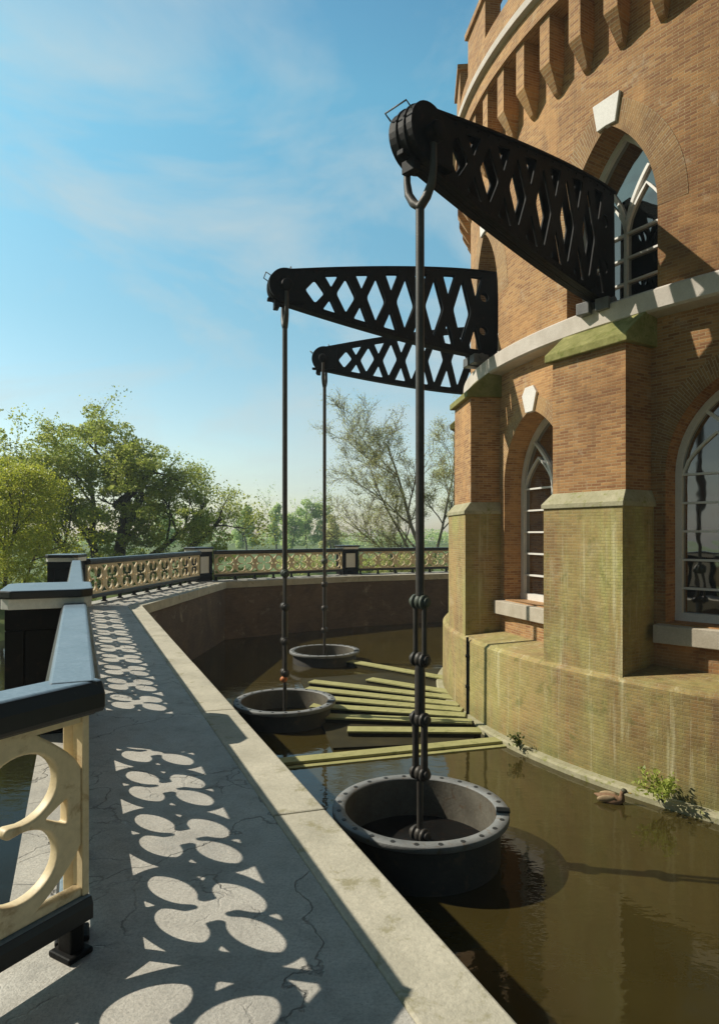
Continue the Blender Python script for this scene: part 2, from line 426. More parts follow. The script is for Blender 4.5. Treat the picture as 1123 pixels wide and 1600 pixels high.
# ------------------------------------------------------------------ railings
UW, Z0, Z1 = .78, .22, .94
def ell(cx, cy, rx, ry, a0, a1, n):
    return [(cx + rx * math.cos(R(a0 + (a1 - a0) * i / n)), cy + ry * math.sin(R(a0 + (a1 - a0) * i / n))) for i in range(n + 1)]
def quatrefoil():
    a, b, qx, qy, xt, yt, rb = .152, .140, .138, .126, .108, .094, .021
    q1 = ell(xt, 0, rb, rb, 180, 90, 5) + ell(a, b, qx, qy, -90, 180, 26) + ell(0, yt, rb, rb, 0, -90, 5)
    q1 = q1[:-1]
    out = list(q1)
    top = [(-x, y) for x, y in q1][::-1]
    out += [(0, yt - rb)] + top[:-1]
    half = out
    out = half + [(-xt + rb, 0)] + [(-x, -y) for x, y in half[1:]]
    # clean consecutive doubles
    res = []
    for p in out:
        if not res or math.hypot(p[0] - res[-1][0], p[1] - res[-1][1]) > 1e-4: res.append(p)
    return res
W2, H2 = UW / 2, (Z1 - Z0) / 2
def notch(sx, sy):
    pts = [(W2, .15)]
    for k in range(1, 6):
        t = k / 6; pts.append((W2 - (W2 - .21) * t ** 1.12, .15 + (H2 - .035 - .15) * t ** .8))
    pts += [(.21, H2 - .035), (W2, H2 - .035)]
    return [(x * sx, y * sy) for x, y in pts]
un_outer = [(-W2, -H2), (W2, -H2)] + notch(1, -1)[::-1] + notch(1, 1) + [(W2, H2), (-W2, H2)] + notch(-1, 1)[::-1] + notch(-1, -1)
tri = lambda pts: round_poly(pts, .015, 3)
un_holes = [quatrefoil(),
            tri([(.24, 0), (.33, .05), (.33, -.05)]), tri([(-.24, 0), (-.33, -.05), (-.33, .05)]),
            tri([(0, .205), (.055, .295), (-.055, .295)]), tri([(0, -.205), (-.055, -.295), (.055, -.295)])]
UNIT = flat_shape('openwork_panel', un_outer, un_holes, .055, .011, 2)
UNIT.materials.append(M['cream'])
def rail_section(a, b, t0, t1, n, label, ext=0., ext0=0., dz=0.):
    """railing from point a towards b between distances t0 and t1, with n openwork panels"""
    d, L = unit(a, b); ang = math.atan2(d.y, d.x)
    root = thing('iron_railing', label, 'railing', (a[0] + d.x * t0, a[1] + d.y * t0, 0), ang, 'railings along the walkway')
    ln = t1 - t0; s = (ln - .06) / n
    for i in range(n):
        o = bpy.data.objects.new('openwork_panel', UNIT); col.objects.link(o); o.parent = root
        o.location = (.03 + s * (i + .5), 0, (Z0 + Z1) / 2); o.scale = (s / UW, 1, 1)
    for x in (.015, ln - .015):
        m = MB(); m.box((x, 0, .58), (.0295, .066, Z1 - Z0)); m.build('end_stile', M['cream'], root, bevel=.006)
    m = MB(); m.extrude([(y_, z_ + dz) for y_, z_ in [(-.095, .955), (.095, .955), (.105, .975), (.105, 1.03), (.085, 1.075), (.07, 1.08), (-.07, 1.08), (-.085, 1.075), (-.105, 1.03), (-.105, .975)]], -ext0, ln + ext)
    m.box((ln / 2, 0, .9475), (ln + ext + ext0 - .01, .14, .015))
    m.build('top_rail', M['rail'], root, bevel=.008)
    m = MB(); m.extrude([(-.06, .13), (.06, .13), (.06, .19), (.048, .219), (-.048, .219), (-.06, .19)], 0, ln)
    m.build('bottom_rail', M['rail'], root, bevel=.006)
    for i in range(n + 1):
        x = min(max(.03 + s * i, .06), ln - .06)
        m = MB(); m.box((x, 0, .06), (.06, .085, .139)); m.box((x, 0, .012), (.11, .13, .024))
        m.build('foot', M['cast_black'], root, bevel=.008)
    return root
def pier(p, d, label, w=.74, dep=.62, side=0.):
    ang = math.atan2(d.y, d.x)
    root = thing('railing_pier', label, 'pier', (p[0], p[1], 0), ang, 'black piers between the railings')
    y0 = .10                                                      # local y: left of travel is outwards
    c = y0 * -1 + dep / 2
    bm = MB()
    bm.box((0, c, .14), (w, dep, .28))
    for sx in (-1, 1):
        for sy in (-1, 1): bm.box((sx * (w / 2 - .07), c + sy * (dep / 2 - .07), .575), (.14, .14, .589))
    bm.box((0, c, .955), (w, dep, .17))
    for sx in (-1, 1): bm.box((sx * (w / 2 - .04), c, .575), (.05, dep - .282, .587))
    bm.build('pier_body', M['cast_black'], root, bevel=.01)
    for (sx, sy) in ((0, -1), (0, 1)):
        m = MB()
        if sy: m.box((0, c + sy * (dep / 2 - .05), .575), (w - .282, .03, .587))
        else: m.box((sx * (w / 2 - .05), c, .575), (.03, dep - .282, .587))
        m.build('inset_panel', M['cream_pale'], root)
    m = MB()
    def oct_(hw, hd, ch): return [(-hw + ch, -hd), (hw - ch, -hd), (hw, -hd + ch), (hw, hd - ch), (hw - ch, hd), (-hw + ch, hd), (-hw, hd - ch), (-hw, -hd + ch)]
    def slab(m, hw, hd, ch, z0, z1):
        q = oct_(hw, hd, ch); n = 8
        m.add([(x, y + c, z0) for x, y in q] + [(x, y + c, z1) for x, y in q], [tuple(range(n))[::-1], tuple(range(n, 2 * n))] + [(i, (i + 1) % n, n + (i + 1) % n, n + i) for i in range(n)])
    slab(m, w / 2 + .03, dep / 2 + .03, .06, 1.0405, 1.13); m.build('cap_moulding', M['cream_pale'], root, bevel=.006)
    m = MB(); slab(m, w / 2 + .10, dep / 2 + .04, .09, 1.1305, 1.20); m.build('pier_cap', M['rail'], root, bevel=.014)
    return root
d1, L1 = unit(RV[0], RV[1]); d2, L2 = unit(RV[1], RV[2]); d3, L3 = unit(RV[2], RV[3]); d4, L4 = unit(RV[3], RV[4]); d5, L5 = unit(RV[4], RV[5])
tp = 3.52                                                        # pier on the first leg
rail_section(RV[0], RV[1], 0.05, tp - .37, 4, 'near black-topped railing running away along the walkway, its openings shadowed on the slabs', ext0=.1)
rail_section(RV[0], BR, -.055, 2.45, 3, 'cream ring-pattern railing in the near left corner, closest to the viewer', ext0=.02, dz=-.004)
P2 = (RV[0][0] + d1.x * tp, RV[0][1] + d1.y * tp)
pier(P2, d1, 'nearest black pier with a wide pale-topped cap, at the end of the near railing')
rail_section(RV[0], RV[1], tp + .37, L1 - .4, 11, 'railing between the nearest black pier and the pier at the bend, seen end on')
pier(RV[1], (d1 + d2).normalized(), 'black pier at the bend of the walkway in front of the leafy trees')
rail_section(RV[1], RV[2], .42, L2 - .42, 9, 'obliquely seen cream railing beside the bend, left of the white-panelled pier')
pier(RV[2], (d2 + d3).normalized(), 'black pier with a white panel left of the two far rods')
rail_section(RV[2], RV[3], .42, L3 - .42, 7, 'far railing between the two white-panelled piers, behind the far rods')
pier(RV[3], (d3 + d4).normalized(), 'far black pier with a white panel between the far rods and the tower')
rail_section(RV[3], RV[4], .42, L4 - .42, 6, 'far railing right of the last pier, running behind the tower')
# ------------------------------------------------------------------ round engine house
def W(phi, x, n, z):
    c, s = math.cos(R(phi)), math.sin(R(phi))
    return (CX - n * c + x * s, CY - n * s - x * c, z)
PH = 31.7; STEP = 26.4
eh = thing('engine_house', 'round brown brick tower with pilasters and white arched windows, standing in the basin', 'tower', (CX, CY, -2))
OFF = (CX, CY, -2)
def arch_top(u, hw, zs, rise):
    u = min(abs(u), hw); Rg = (hw * hw + rise * rise) / (2 * hw)
    c = hw - Rg
    return zs + math.sqrt(max(0, Rg * Rg - (u - c) ** 2))
def curved_wall(mb, r, p0, p1, z0, z1, ops):
    """ops: (phic, hw, zsill, zspring, rise, r_in)"""
    br = {p0, p1}
    n = int((p1 - p0) / 1.1)
    base = [p0 + (p1 - p0) * i / n for i in range(n + 1)]
    for o in ops:
        da = math.degrees(math.asin(o[1] / r))
        base = [b for b in base if abs(b - o[0]) > da + .15]
        base += [o[0] + math.degrees(math.asin(o[1] * math.sin(math.pi / 2 * k / 10) / r)) for k in range(-10, 11)]
    base = sorted(set(base))
    def pt(p, z): return (CX - r * math.cos(R(p)), CY - r * math.sin(R(p)), z)
    def quad(p, q, a0, b0, a1, b1):
        up, uq = R(p) * r, R(q) * r
        mb.quad(pt(p, a0), pt(q, b0), pt(q, b1), pt(p, a1), [(up, a0), (uq, b0), (uq, b1), (up, a1)])
    for p, q in zip(base, base[1:]):
        mid = (p + q) / 2; o = None
        for k in ops:
            if abs(mid - k[0]) < math.degrees(math.asin(k[1] / r)): o = k
        if not o: quad(p, q, z0, z0, z1, z1)
        else:
            xs = [r * math.sin(R(t - o[0])) for t in (p, q)]
            tp_ = [arch_top(x, o[1], o[3], o[4]) for x in xs]
            quad(p, q, z0, z0, o[2], o[2]); quad(p, q, tp_[0], tp_[1], z1, z1)
    for o in ops:                                                   # reveals
        xs = [o[1] * math.sin(math.pi / 2 * k / 10) for k in range(-10, 11)]
        line = [(-o[1], o[2])] + [(x, arch_top(x, o[1], o[3], o[4])) for x in xs] + [(o[1], o[2])]
        line.append(line[0]); acc = 0
        for (xa, za), (xb, zb) in zip(line, line[1:]):
            na, nb = math.sqrt(r * r - xa * xa), math.sqrt(r * r - xb * xb)
            L = math.hypot(xb - xa, zb - za)
            vert = abs(xb - xa) < 1e-6
            uv = [(na, za), (nb, zb), (o[5], zb), (o[5], za)] if vert else [(na, acc), (nb, acc + L), (o[5], acc + L), (o[5], acc)]
            mb.quad(W(o[0], xa, na, za), W(o[0], xb, nb, zb), W(o[0], xb, o[5], zb), W(o[0], xa, o[5], za), uv); acc += L
def tbox(mb, phi, x0, x1, n0, n1, z0, z1, bottom=True):
    q = lambda x, n, z: W(phi, x, n, z)
    mb.quad(q(x0, n1, z0), q(x1, n1, z0), q(x1, n1, z1), q(x0, n1, z1), [(x0, z0), (x1, z0), (x1, z1), (x0, z1)])
    for x in (x0, x1):
        mb.quad(q(x, n1, z0), q(x, n0, z0), q(x, n0, z1), q(x, n1, z1), [(n1, z0), (n0, z0), (n0, z1), (n1, z1)])
    mb.quad(q(x0, n1, z1), q(x1, n1, z1), q(x1, n0, z1), q(x0, n0, z1), [(x0, n1), (x1, n1), (x1, n0), (x0, n0)])
    mb.quad(q(x0, n1, z0), q(x1, n1, z0), q(x1, n0, z0), q(x0, n0, z0), [(x0, n1), (x1, n1), (x1, n0), (x0, n0)])
RL, RU = 8.42, 8.52
LW = dict(hw=1.04, zs=.35, zp=2.55, rise=1.42, rin=7.93)
UWN = dict(hw=.84, zs=5.26, zp=6.5, rise=1.62, rin=8.05)
A0, A1 = PH - 4 * STEP - STEP / 2, PH + 3 * STEP
ks = range(-4, 4)
low_c = [PH - STEP / 2 + STEP * k for k in range(-3, 4)]
up_c = [PH + STEP * k for k in range(-3, 3)]
m = MB(); curved_wall(m, RL, A0, A1, -.6, 4.93, [(c, LW['hw'], LW['zs'], LW['zp'], LW['rise'], LW['rin']) for c in low_c])
m.build('lower_wall', M['brick_low'], eh, OFF)
m = MB(); curved_wall(m, RU, A0, A1, 5.2, 10.45, [(c, UWN['hw'], UWN['zs'], UWN['zp'], UWN['rise'], UWN['rin']) for c in up_c])
curved_wall(m, RU, A1, A0 + 360, -.6, 10.45, [])
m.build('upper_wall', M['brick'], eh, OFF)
def ring(name, mat, prof, p0=A0, p1=A0 + 360, uvr=None):
    m = MB(); n = 220
    for i in range(n):
        a, b = p0 + (p1 - p0) * i / n, p0 + (p1 - p0) * (i + 1) / n; acc = 0
        for (r0, z0), (r1, z1) in zip(prof, prof[1:]):
            L = math.hypot(r1 - r0, z1 - z0); rr = 9
            m.quad(W(a, 0, r0, z0), W(b, 0, r0, z0), W(b, 0, r1, z1), W(a, 0, r1, z1), [(R(a) * rr, acc), (R(b) * rr, acc), (R(b) * rr, acc + L), (R(a) * rr, acc + L)])
            acc += L
    return m.build(name, mat, eh, OFF)
ring('plinth', M['brick_plinth'], [(9.21, -3), (9.20, -.47), (9.14, -.40), (8.3, -.28)])
ring('water_ledge', M['moss_stone'], [(9.36, -3), (9.36, -1.93), (9.33, -1.90), (9.2, -1.89)])
ring('string_course', M['stone'], [(8.40, 4.87), (8.66, 4.90), (8.70, 4.93), (8.70, 5.20), (8.66, 5.235), (8.0, 5.255)])
ring('corbel_band', M['brick'], [(8.50, 10.40), (8.90, 10.41), (8.90, 10.75)])
ring('band_course', M['stone'], [(8.88, 10.74), (9.0, 10.76), (9.0, 10.9), (8.88, 10.93)])
ring('parapet', M['brick'], [(8.86, 10.92), (8.86, 11.5), (8.5, 11.5), (8.5, 10.9), (.05, 10.8)])
# pilasters
for k in range(-3, 3):
    ph = PH + STEP * k
    m = MB(); tbox(m, ph, -.68, .68, 8.2, 9.0, 2.25, 4.50)
    p = m.build('pilaster', M['brick_low'], eh, OFF)
    m = MB(); tbox(m, ph, -.76, .72, 8.2, 9.125, -.45, 2.06)
    m.build('pilaster_base', M['brick_algae'], p, OFF)
    fr = lambda q, ph=ph: W(ph, q[0], q[1], q[2])
    m = MB()
    m.add([fr(q) for q in [(-.79, 9.155, 2.06), (.75, 9.155, 2.06), (.75, 8.25, 2.06), (-.79, 8.25, 2.06), (-.79, 9.155, 2.13), (.75, 9.155, 2.13), (.75, 8.25, 2.13), (-.79, 8.25, 2.13), (-.685, 9.005, 2.31), (.685, 9.005, 2.31), (.685, 8.25, 2.31), (-.685, 8.25, 2.31)]],
          [(0, 1, 5, 4), (1, 2, 6, 5), (3, 0, 4, 7), (4, 5, 9, 8), (5, 6, 10, 9), (7, 4, 8, 11), (8, 9, 10, 11), (0, 3, 2, 1)])
    m.build('offset_stone', M['moss_stone'], p, OFF, bevel=.01)
    m = MB()
    m.extrude([(8.2, 4.44), (9.10, 4.44), (9.10, 4.56), (8.55, 5.02), (8.2, 5.02)], -.77, .77, fr)
    m.build('pilaster_cap', M['moss_cap'], p, OFF, bevel=.015)
# windows
def bar(mb, pts, w, d, phi, n):
    """rectangular glazing bar along a polyline (x, z), width w in the plane, depth d outwards from n"""
    P = [Vector(p) for p in pts]; side = []
    for i, p in enumerate(P):
        t = (P[min(i + 1, len(P) - 1)] - P[max(i - 1, 0)]).normalized(); side.append(Vector((-t.y, t.x)) * w / 2)
    V = []
    for p, s in zip(P, side):
        for q, nn in ((p + s, n), (p - s, n), (p - s, n + d), (p + s, n + d)): V.append(W(phi, q.x, nn, q.y))
    F = []
    for i in range(len(P) - 1):
        for k in range(4): F.append((i * 4 + k, i * 4 + (k + 1) % 4, i * 4 + 4 + (k + 1) % 4, i * 4 + 4 + k))
    e = (len(P) - 1) * 4
    F += [(3, 2, 1, 0), (e, e + 1, e + 2, e + 3)]
    mb.add(V, F)
def window(phi, hw, zs, zp, rise, rin, rows, label=None):
    m = MB()
    fw = .10; i_ = fw / 2
    arc = [(x, arch_top(x, hw - i_, zp, rise - i_)) for x in [(hw - i_) * math.sin(math.pi / 2 * k / 14) for k in range(-14, 15)]]
    bar(m, [(-hw + i_, zs + .02)] + arc + [(hw - i_, zs + .02)], fw, .10, phi, rin - .06)
    bar(m, [(-hw, zs + .06), (hw, zs + .06)], .12, .115, phi, rin - .06)
    # Y tracery: the mullion forks into two arcs with the curve of the arch
    bar(m, [(0, zs + .06), (0, zp + .0)], .055, .085, phi, rin - .055)
    h = hw - fw
    Rg = (hw * hw + rise * rise) / (2 * hw)
    for s in (-1, 1):
        pts = []
        for k in range(13):
            x = h * k / 12
            # arc starting on the mullion, shifted copy of the opposite arch side
            z = zp + math.sqrt(max(0, Rg * Rg - (hw - x - (hw - Rg)) ** 2)) if False else None
            t = k / 12
            xx = .0 + hw * .86 * t ** 1.55
            zz = zp - .02 + (rise * .80) * t ** .80
            if zz < arch_top(xx, hw - fw, zp, rise - fw): pts.append((s * xx, zz))
        pts.append((s * (pts[-1][0] * s + .03), pts[-1][1] + .03))
        bar(m, pts, .05, .08, phi, rin - .053)
        cx_ = h / 2
        q = [(s * (cx_ + (t) * h / 2), zp + rise * .42 * (1 - abs(t)) ** .6) for t in [x / 6 for x in range(-6, 7)]]
        bar(m, q, .035, .07, phi, rin - .05)
    for r_ in range(1, rows + 1):
        z = zs + .06 + (zp - zs - .06) * r_ / rows
        bar(m, [(-h, z), (h, z)], .032, .075, phi, rin - .051)
    f = m.build('window', M['win_white'], eh, OFF)
    g_ = MB()
    pl = [(-hw, zs)] + [(x, arch_top(x, hw, zp, rise)) for x in [hw * math.sin(math.pi / 2 * k / 14) for k in range(-14, 15)]] + [(hw, zs)]
    g_.add([W(phi, x, rin - .03, z) for x, z in pl], [tuple(range(len(pl)))])
    g_.build('pane', M['glass'], f, OFF)
    return f
def voussoir(phi, hw, zp, rise, r, wd, zlow):
    m = MB(); n = 28; acc = 0; pr = None
    for k in range(-n, n + 1):
        x = hw * math.sin(math.pi / 2 * k / n); z = arch_top(x, hw, zp, rise)
        x2 = (hw + wd) * math.sin(math.pi / 2 * k / n); z2 = arch_top(x2, hw + wd, zp, rise + wd)
        c = []
        for a, b in ((x, z), (x2, z2)):
            c.append(W(phi, a, math.sqrt((r + .005) ** 2 - a * a), b))
        e = W(phi, x2, math.sqrt((r - .03) ** 2 - x2 * x2), z2); e1 = W(phi, x, math.sqrt((r - .03) ** 2 - x * x), z)
        if pr:
            L = math.hypot(x - pr[4], z - pr[5]) * 1.25
            m.quad(pr[0], c[0], c[1], pr[1], [(0, acc), (0, acc + L), (wd, acc + L), (wd, acc)])
            m.quad(pr[1], c[1], e, pr[2], [(0, acc), (0, acc + L), (.05, acc + L), (.05, acc)])
            m.quad(pr[3], e1, c[0], pr[0], [(0, acc), (0, acc + L), (.05, acc + L), (.05, acc)])
            acc += L
        pr = (c[0], c[1], e, e1, x, z)
    return m.build('brick_arch', M['brick_arch'], eh, OFF)
def keystone(phi, z0, z1, w0, w1, r, wedge=False):
    m = MB(); fr = lambda q: W(phi, q[0], q[1], q[2])
    q = [(-w0, z0), (0, z0 - .0), (w0, z0), (w1, z0 + (z1 - z0) * .7), (w1 * .55, z1), (-w1 * .55, z1), (-w1, z0 + (z1 - z0) * .7)]
    if wedge: q = [(-w0, z0), (0, z0 + .015), (w0, z0), (w1, z1), (-w1, z1)]
    n = len(q)
    m.add([fr((x, r - .05, z)) for x, z in q] + [fr((x, r + .045, z)) for x, z in q], [tuple(range(n)), tuple(range(n, 2 * n))[::-1]] + [(i, n + i, n + (i + 1) % n, (i + 1) % n) for i in range(n)])
    return m.build('keystone', M['keystone'], eh, OFF, bevel=.008)
for c in low_c:
    f = window(c, LW['hw'] - .0, LW['zs'] + .0, LW['zp'], LW['rise'], LW['rin'], 5)
    m = MB(); fr = lambda q, c=c: W(c, q[0], q[1], q[2])
    m.extrude([(7.9, .345), (8.53, .325), (8.53, .06), (8.38, .06), (7.9, .06)], -1.16, 1.16, fr); m.build('sill', M['stone_sill'], f, OFF, bevel=.012)
    voussoir(c, LW['hw'], LW['zp'], LW['rise'], RL, .30, 0)
    keystone(c, LW['zp'] + LW['rise'] - .05, LW['zp'] + LW['rise'] + .42, .12, .235, RL)
for c in up_c:
    window(c, UWN['hw'], UWN['zs'], UWN['zp'], UWN['rise'], UWN['rin'], 3)
    voussoir(c, UWN['hw'], UWN['zp'], UWN['rise'], RU, .44, 0)
    keystone(c, UWN['zp'] + UWN['rise'] - .04, UWN['zp'] + UWN['rise'] + .40, .17, .25, RU, True)
# corbels and merlons
k = 0; a = A0 + 1.9
while a < A1:
    m = MB(); fr = lambda q, a=a: W(a, q[0], q[1], q[2])
    tbox(m, a, -.12, .12, 8.45, 8.84, 9.6, 10.42)
    v = [fr(q) for q in [(-.12, 8.84, 9.6), (.12, 8.84, 9.6), (.12, 8.45, 9.6), (-.12, 8.45, 9.6), (-.05, 8.6, 9.2), (.05, 8.6, 9.2), (.05, 8.45, 9.1), (-.05, 8.45, 9.1)]]
    m.add(v, [(0, 1, 5, 4), (1, 2, 6, 5), (3, 0, 4, 7), (4, 5, 6, 7)], [[(0, 0), (.3, 0), (.2, .35), (.1, .35)]] * 4)
    m.build('corbel', M['brick'], eh, OFF)
    a += STEP / 6
a = A0 + 3
while a < A1:
    m = MB(); tbox(m, a, -.55, .55, 8.52, 8.84, 11.49, 12.3); tbox(m, a, -.6, .6, 8.48, 8.9, 12.3, 12.42); m.build('merlon', M['brick'], eh, OFF); a += STEP / 2
# drain pipe at the second pilaster
ph = PH - STEP
m = MB(); pp = [W(ph, 1.06, 9.17, z) for z in (-.38, -1.0, -1.7, -2.3)]
m.tube(pp, .026, 8)
for z in (-.75, -1.35): m.lathe([(.026, -.03), (.042, -.028), (.042, .028), (.026, .03)], W(ph, 1.06, 9.17, z), 10)
o = m.build('drain_pipe', M['cast_black'], None, W(ph, 1.06, 9.17, -2.3)); o.location = W(ph, 1.06, 9.17, -2.3)
tag(o, 'thin dark drain pipe down the green plinth beside the far pilaster', 'pipe')

# ------------------------------------------------------------------ pumps
PUMPS = [(.691, 7.47, -1.46), (-1.472, 12.9, -1.62), (-1.0, 18.7, -1.66)]
PLAB = ['nearest open iron pump barrel with a bolted rim, in the brown water beside the kerb',
        'middle open iron pump barrel, beside the kerb and the algae-green sleepers',
        'farthest open iron pump barrel, in the shade below the far railing']
first = None
for (x, y, z), lab in zip(PUMPS, PLAB):
    root = thing('pump_barrel', lab, 'pump', (x, y, z), 0, 'pump barrels in the basin')
    if first is None:
        m = MB(); m.lathe([(.885, -.06), (.90, -.10), (.90, -1.6)], seg=72); b = m.build('barrel', M['barrel'], root)
        m = MB(); m.lathe([(.856, -.016), (.856, -1.6)], seg=72); m.build('liner', M['liner'], root)
        m = MB(); m.lathe([(.855, -.015), (.86, 0), (.995, 0), (1.0, -.008), (1.0, -.06), (.99, -.068), (.885, -.068)], seg=96)
        f = m.build('flange', M['flange'], root)
        m = MB(); m.lathe([(.001, -.43), (.25, -.40), (.3, -.44), (.856, -.47)], seg=48); pz = m.build('piston', M['cast_black'], root)  # black colour stands in for the dark depth of the barrel
        m = MB(); m.lathe([(.018, .001), (.026, .001), (.026, .006), (.001, .0062)], seg=8, smooth=False)
        bolt = None
        for k in range(24):
            a = 2 * math.pi * (k + .5) / 24; l = (.93 * math.cos(a), .93 * math.sin(a), 0)
            if bolt is None: bolt = m.build('bolt', M['bolt'], root, loc=l)
            else: inst(bolt, root, l)
        m = MB()
        for t in (.06,): m.box((.93, 0, .012), (.15, .12, .022))
        lug = m.build('rim_lug', M['bolt'], root, bevel=.005); lug.location = (0, 0, 0); lug.rotation_euler = (0, 0, R(-8))
        first = root
    else:
        for ch in list(first.children):
            c = ch.copy(); col.objects.link(c); c.parent = root
# ------------------------------------------------------------------ rocking beams and rods
TIPZ = [(6.17, 6.26), (6.52, 6.40), (6.66, 6.42)]
BLAB = ['nearest black iron lattice beam, reaching from the upper window over the near pump barrel',
        'middle black iron lattice beam, level against the sky left of the tower',
        'farthest black iron lattice beam, partly behind the middle one']
RLAB = ['near thick iron rod hanging from the nearest beam into the near barrel',
        'far left iron rod with an orange fitting, hanging into the middle barrel',
        'thin iron rod hanging from the farthest beam into the shaded barrel']
def beam_half(u): return .335 + .59 * (1 - (1 - min(max(u, 0) / 4.3, 1)) ** 1.42)
def make_plate(Lb):
    top = [(u, beam_half(u)) for u in [Lb * i / 30 for i in range(31)]]
    nose = [(-.35 * math.sin(R(a)), .35 * math.cos(R(a))) for a in range(12, 180, 12)]
    outl = nose + [(u, -v) for u, v in top] + top[::-1]
    holes = []
    n = 6; p = .64; u0 = .60; dw = .205
    for k in range(n):
        u = u0 + p * k
        if u + dw > Lb - .1: continue
        dh = beam_half(u) - .20
        if k == n - 1 and False: continue
        holes.append(round_poly([(u - dw, 0), (u, -dh), (u + dw, 0), (u, dh)], .06))
        um = u + p / 2
        if um + .2 > Lb - .2: continue
        dhm = beam_half(um) - .20; tv = beam_half(um) - .115
        ap = dhm * .34
        tw = .15
        for s in (1, -1):
            tri_ = [(um, s * ap * 1.1), (um - tw, s * (beam_half(um - tw) - .135)), (um + tw, s * (beam_half(um + tw) - .135))]
            if s > 0: tri_ = tri_[::-1]
            holes.append(round_poly(tri_, .035))
    for s in (1, -1): holes.append(ell(Lb - .34, s * .36, .10, .10, 0, 345, 23)); 
    return flat_shape('lattice_plate', outl, holes, .03, .005, 1)
for i, ((px, py, pz), (zt, zw)) in enumerate(zip(PUMPS, TIPZ)):
    ph = PH - STEP * i
    wx, wy, _ = W(ph, -.13, RU, 0)
    L = math.hypot(wx - px, wy - py); ang = math.atan2(wy - py, wx - px)
    root = thing('rocking_beam', BLAB[i], 'beam', (px, py, zt), ang, 'iron beams reaching out of the tower')
    root.rotation_euler = (0, -math.atan2(zw - zt, L), ang)
    Lb = L + .34
    me = make_plate(Lb); me.materials.append(M['cast_black'])
    for y in (-.06, .06):
        pl = mesh_obj('lattice_plate', me, M['cast_black'], root, (0, y, 0))
        m = MB()                                                    # edge flanges
        us = [Lb * k / 24 for k in range(25)]
        for s in (1, -1):
            for sy in (-1, 1):
                V = []
                for u in us:
                    v = beam_half(u)
                    for dy, dv in ((.0155, 0), (.055, 0), (.055, -.026), (.0155, -.026)): V.append((u, y + sy * dy, s * (v + dv)))
                m.add(V, [(k * 4 + q, k * 4 + (q + 1) % 4, k * 4 + 4 + (q + 1) % 4, k * 4 + 4 + q) for k in range(24) for q in range(4)] + [(3, 2, 1, 0), (96, 97, 98, 99)])
        for k in range(int(Lb / .22)):                              # rivets along both chords
            u = .35 + .22 * k
            if u > Lb - .05: break
            for s in (1, -1):
                for sy in (-1, 1): m.ball((u, y + sy * .016, s * (beam_half(u) - .065)), .019, 8, 5, (1, .7, 1))
        m.build('edge_flange', M['cast_black'], pl, (0, y, 0))
    m = MB()
    m.lathe([(.001, -.172), (.335, -.172), (.335, .172), (.001, .172)], (0, 0, 0), 32, 'y', smooth=False)
    m.box((.2, 0, 0), (.36, .34, .6)); m.build('beam_head', M['cast_black'], root)
    m = MB(); m.lathe([(.001, -.30), (.10, -.30), (.115, -.27), (.115, .27), (.10, .30), (.001, .30)], (0, 0, -.02), 20, 'y'); m.build('head_pin', M['cast_black'], root, bevel=.006)
    m = MB()
    for y in (-.16, .16): m.box((L - .14, y, -beam_half(L) - .10), (.34, .22, .19)); m.tube([(L - .14, y - .14, -beam_half(L) - .06), (L - .14, y + .14, -beam_half(L) - .06)], .07, 12)
    m.build('bearing_block', M['iron_grey'], root, bevel=.012)
    m = MB()
    if i < 3:                                                       # wire stay loops over the head
        m.tube([(-.31, -.16, .15), (-.40, -.16, .20), (-.40, .16, .20), (-.31, .16, .15)], .010, 6)
        m.tube([(.12, -.05, .35), (.10, -.05, .42), (.10, .05, .42), (.12, .05, .35)], .010, 6)
        m.build('wire_loop', M['iron_grey'], root)
        m = MB(); m.box((-.16, 0, -.37), (.10, .20, .14)); m.box((-.28, 0, -.27), (.12, .10, .06)); m.build('stop_bracket', M['cast_black'], root, bevel=.01)
    # the rod
    rr = thing('pump_rod', RLAB[i], 'rod', (px, py, pz), ang, 'iron rods hanging from the beams')
    zz = lambda z: z - pz
    zb = zt - .78                                                   # bottom of the stirrup
    m = MB()
    U = [(0, -.2, zz(zt - .02)), (0, -.2, zz(zt - .42)), (0, -.175, zz(zt - .57)), (0, -.10, zz(zt - .69)), (0, 0, zz(zb)), (0, .10, zz(zt - .69)), (0, .175, zz(zt - .57)), (0, .2, zz(zt - .42)), (0, .2, zz(zt - .02))]
    # stirrup hangs across the view of the beam axis, straddling the head
    m.tube(U, [.038, .042, .05, .055, .06, .055, .05, .042, .038], 10)
    m.build('stirrup', M['iron_rod'], rr)
    m = MB(); m.tube([(0, 0, zz(zb + .02)), (0, 0, zz(.95))], .05, 12); m.build('upper_rod', M['iron_rod'], rr)
    def knuckle(z, mat='iron_rod'):
        m = MB()
        m.ball((0, 0, zz(z)), .078, 14, 9, (1, .8, 1.1))
        m.lathe([(.001, -.125), (.05, -.125), (.056, -.11), (.056, -.085), (.036, -.08), (.036, .08), (.056, .085), (.056, .11), (.05, .125), (.001, .125)], (0, 0, zz(z)), 14, 'y')
        for y in (-.068, .068): m.lathe([(.045, -.022), (.082, -.018), (.082, .018), (.045, .022)], (0, y, zz(z)), 16, 'y')
        return m.build('knuckle', M[mat], rr)
    def pair(za, zb_, r):
        for s in (-1, 1):
            m = MB(); m.tube([(0, s * .066, zz(za)), (0, s * .066, zz((za + zb_) / 2)), (0, s * .066, zz(zb_))], [r * 1.1, r, r * 1.1], 10); m.build('link_bar', M['iron_rod'], rr)
    knuckle(.88, 'verdigris'); pair(.85, .25, .030); knuckle(.22)
    m = MB(); m.tube([(0, 0, zz(.2)), (0, 0, zz(.05)), (0, 0, zz(-.42))], [.05, .062, .06], 8); m.build('middle_rod', M['iron_rod'], rr)
    knuckle(-.46); pair(-.49, -1.04, .040); knuckle(-1.08)
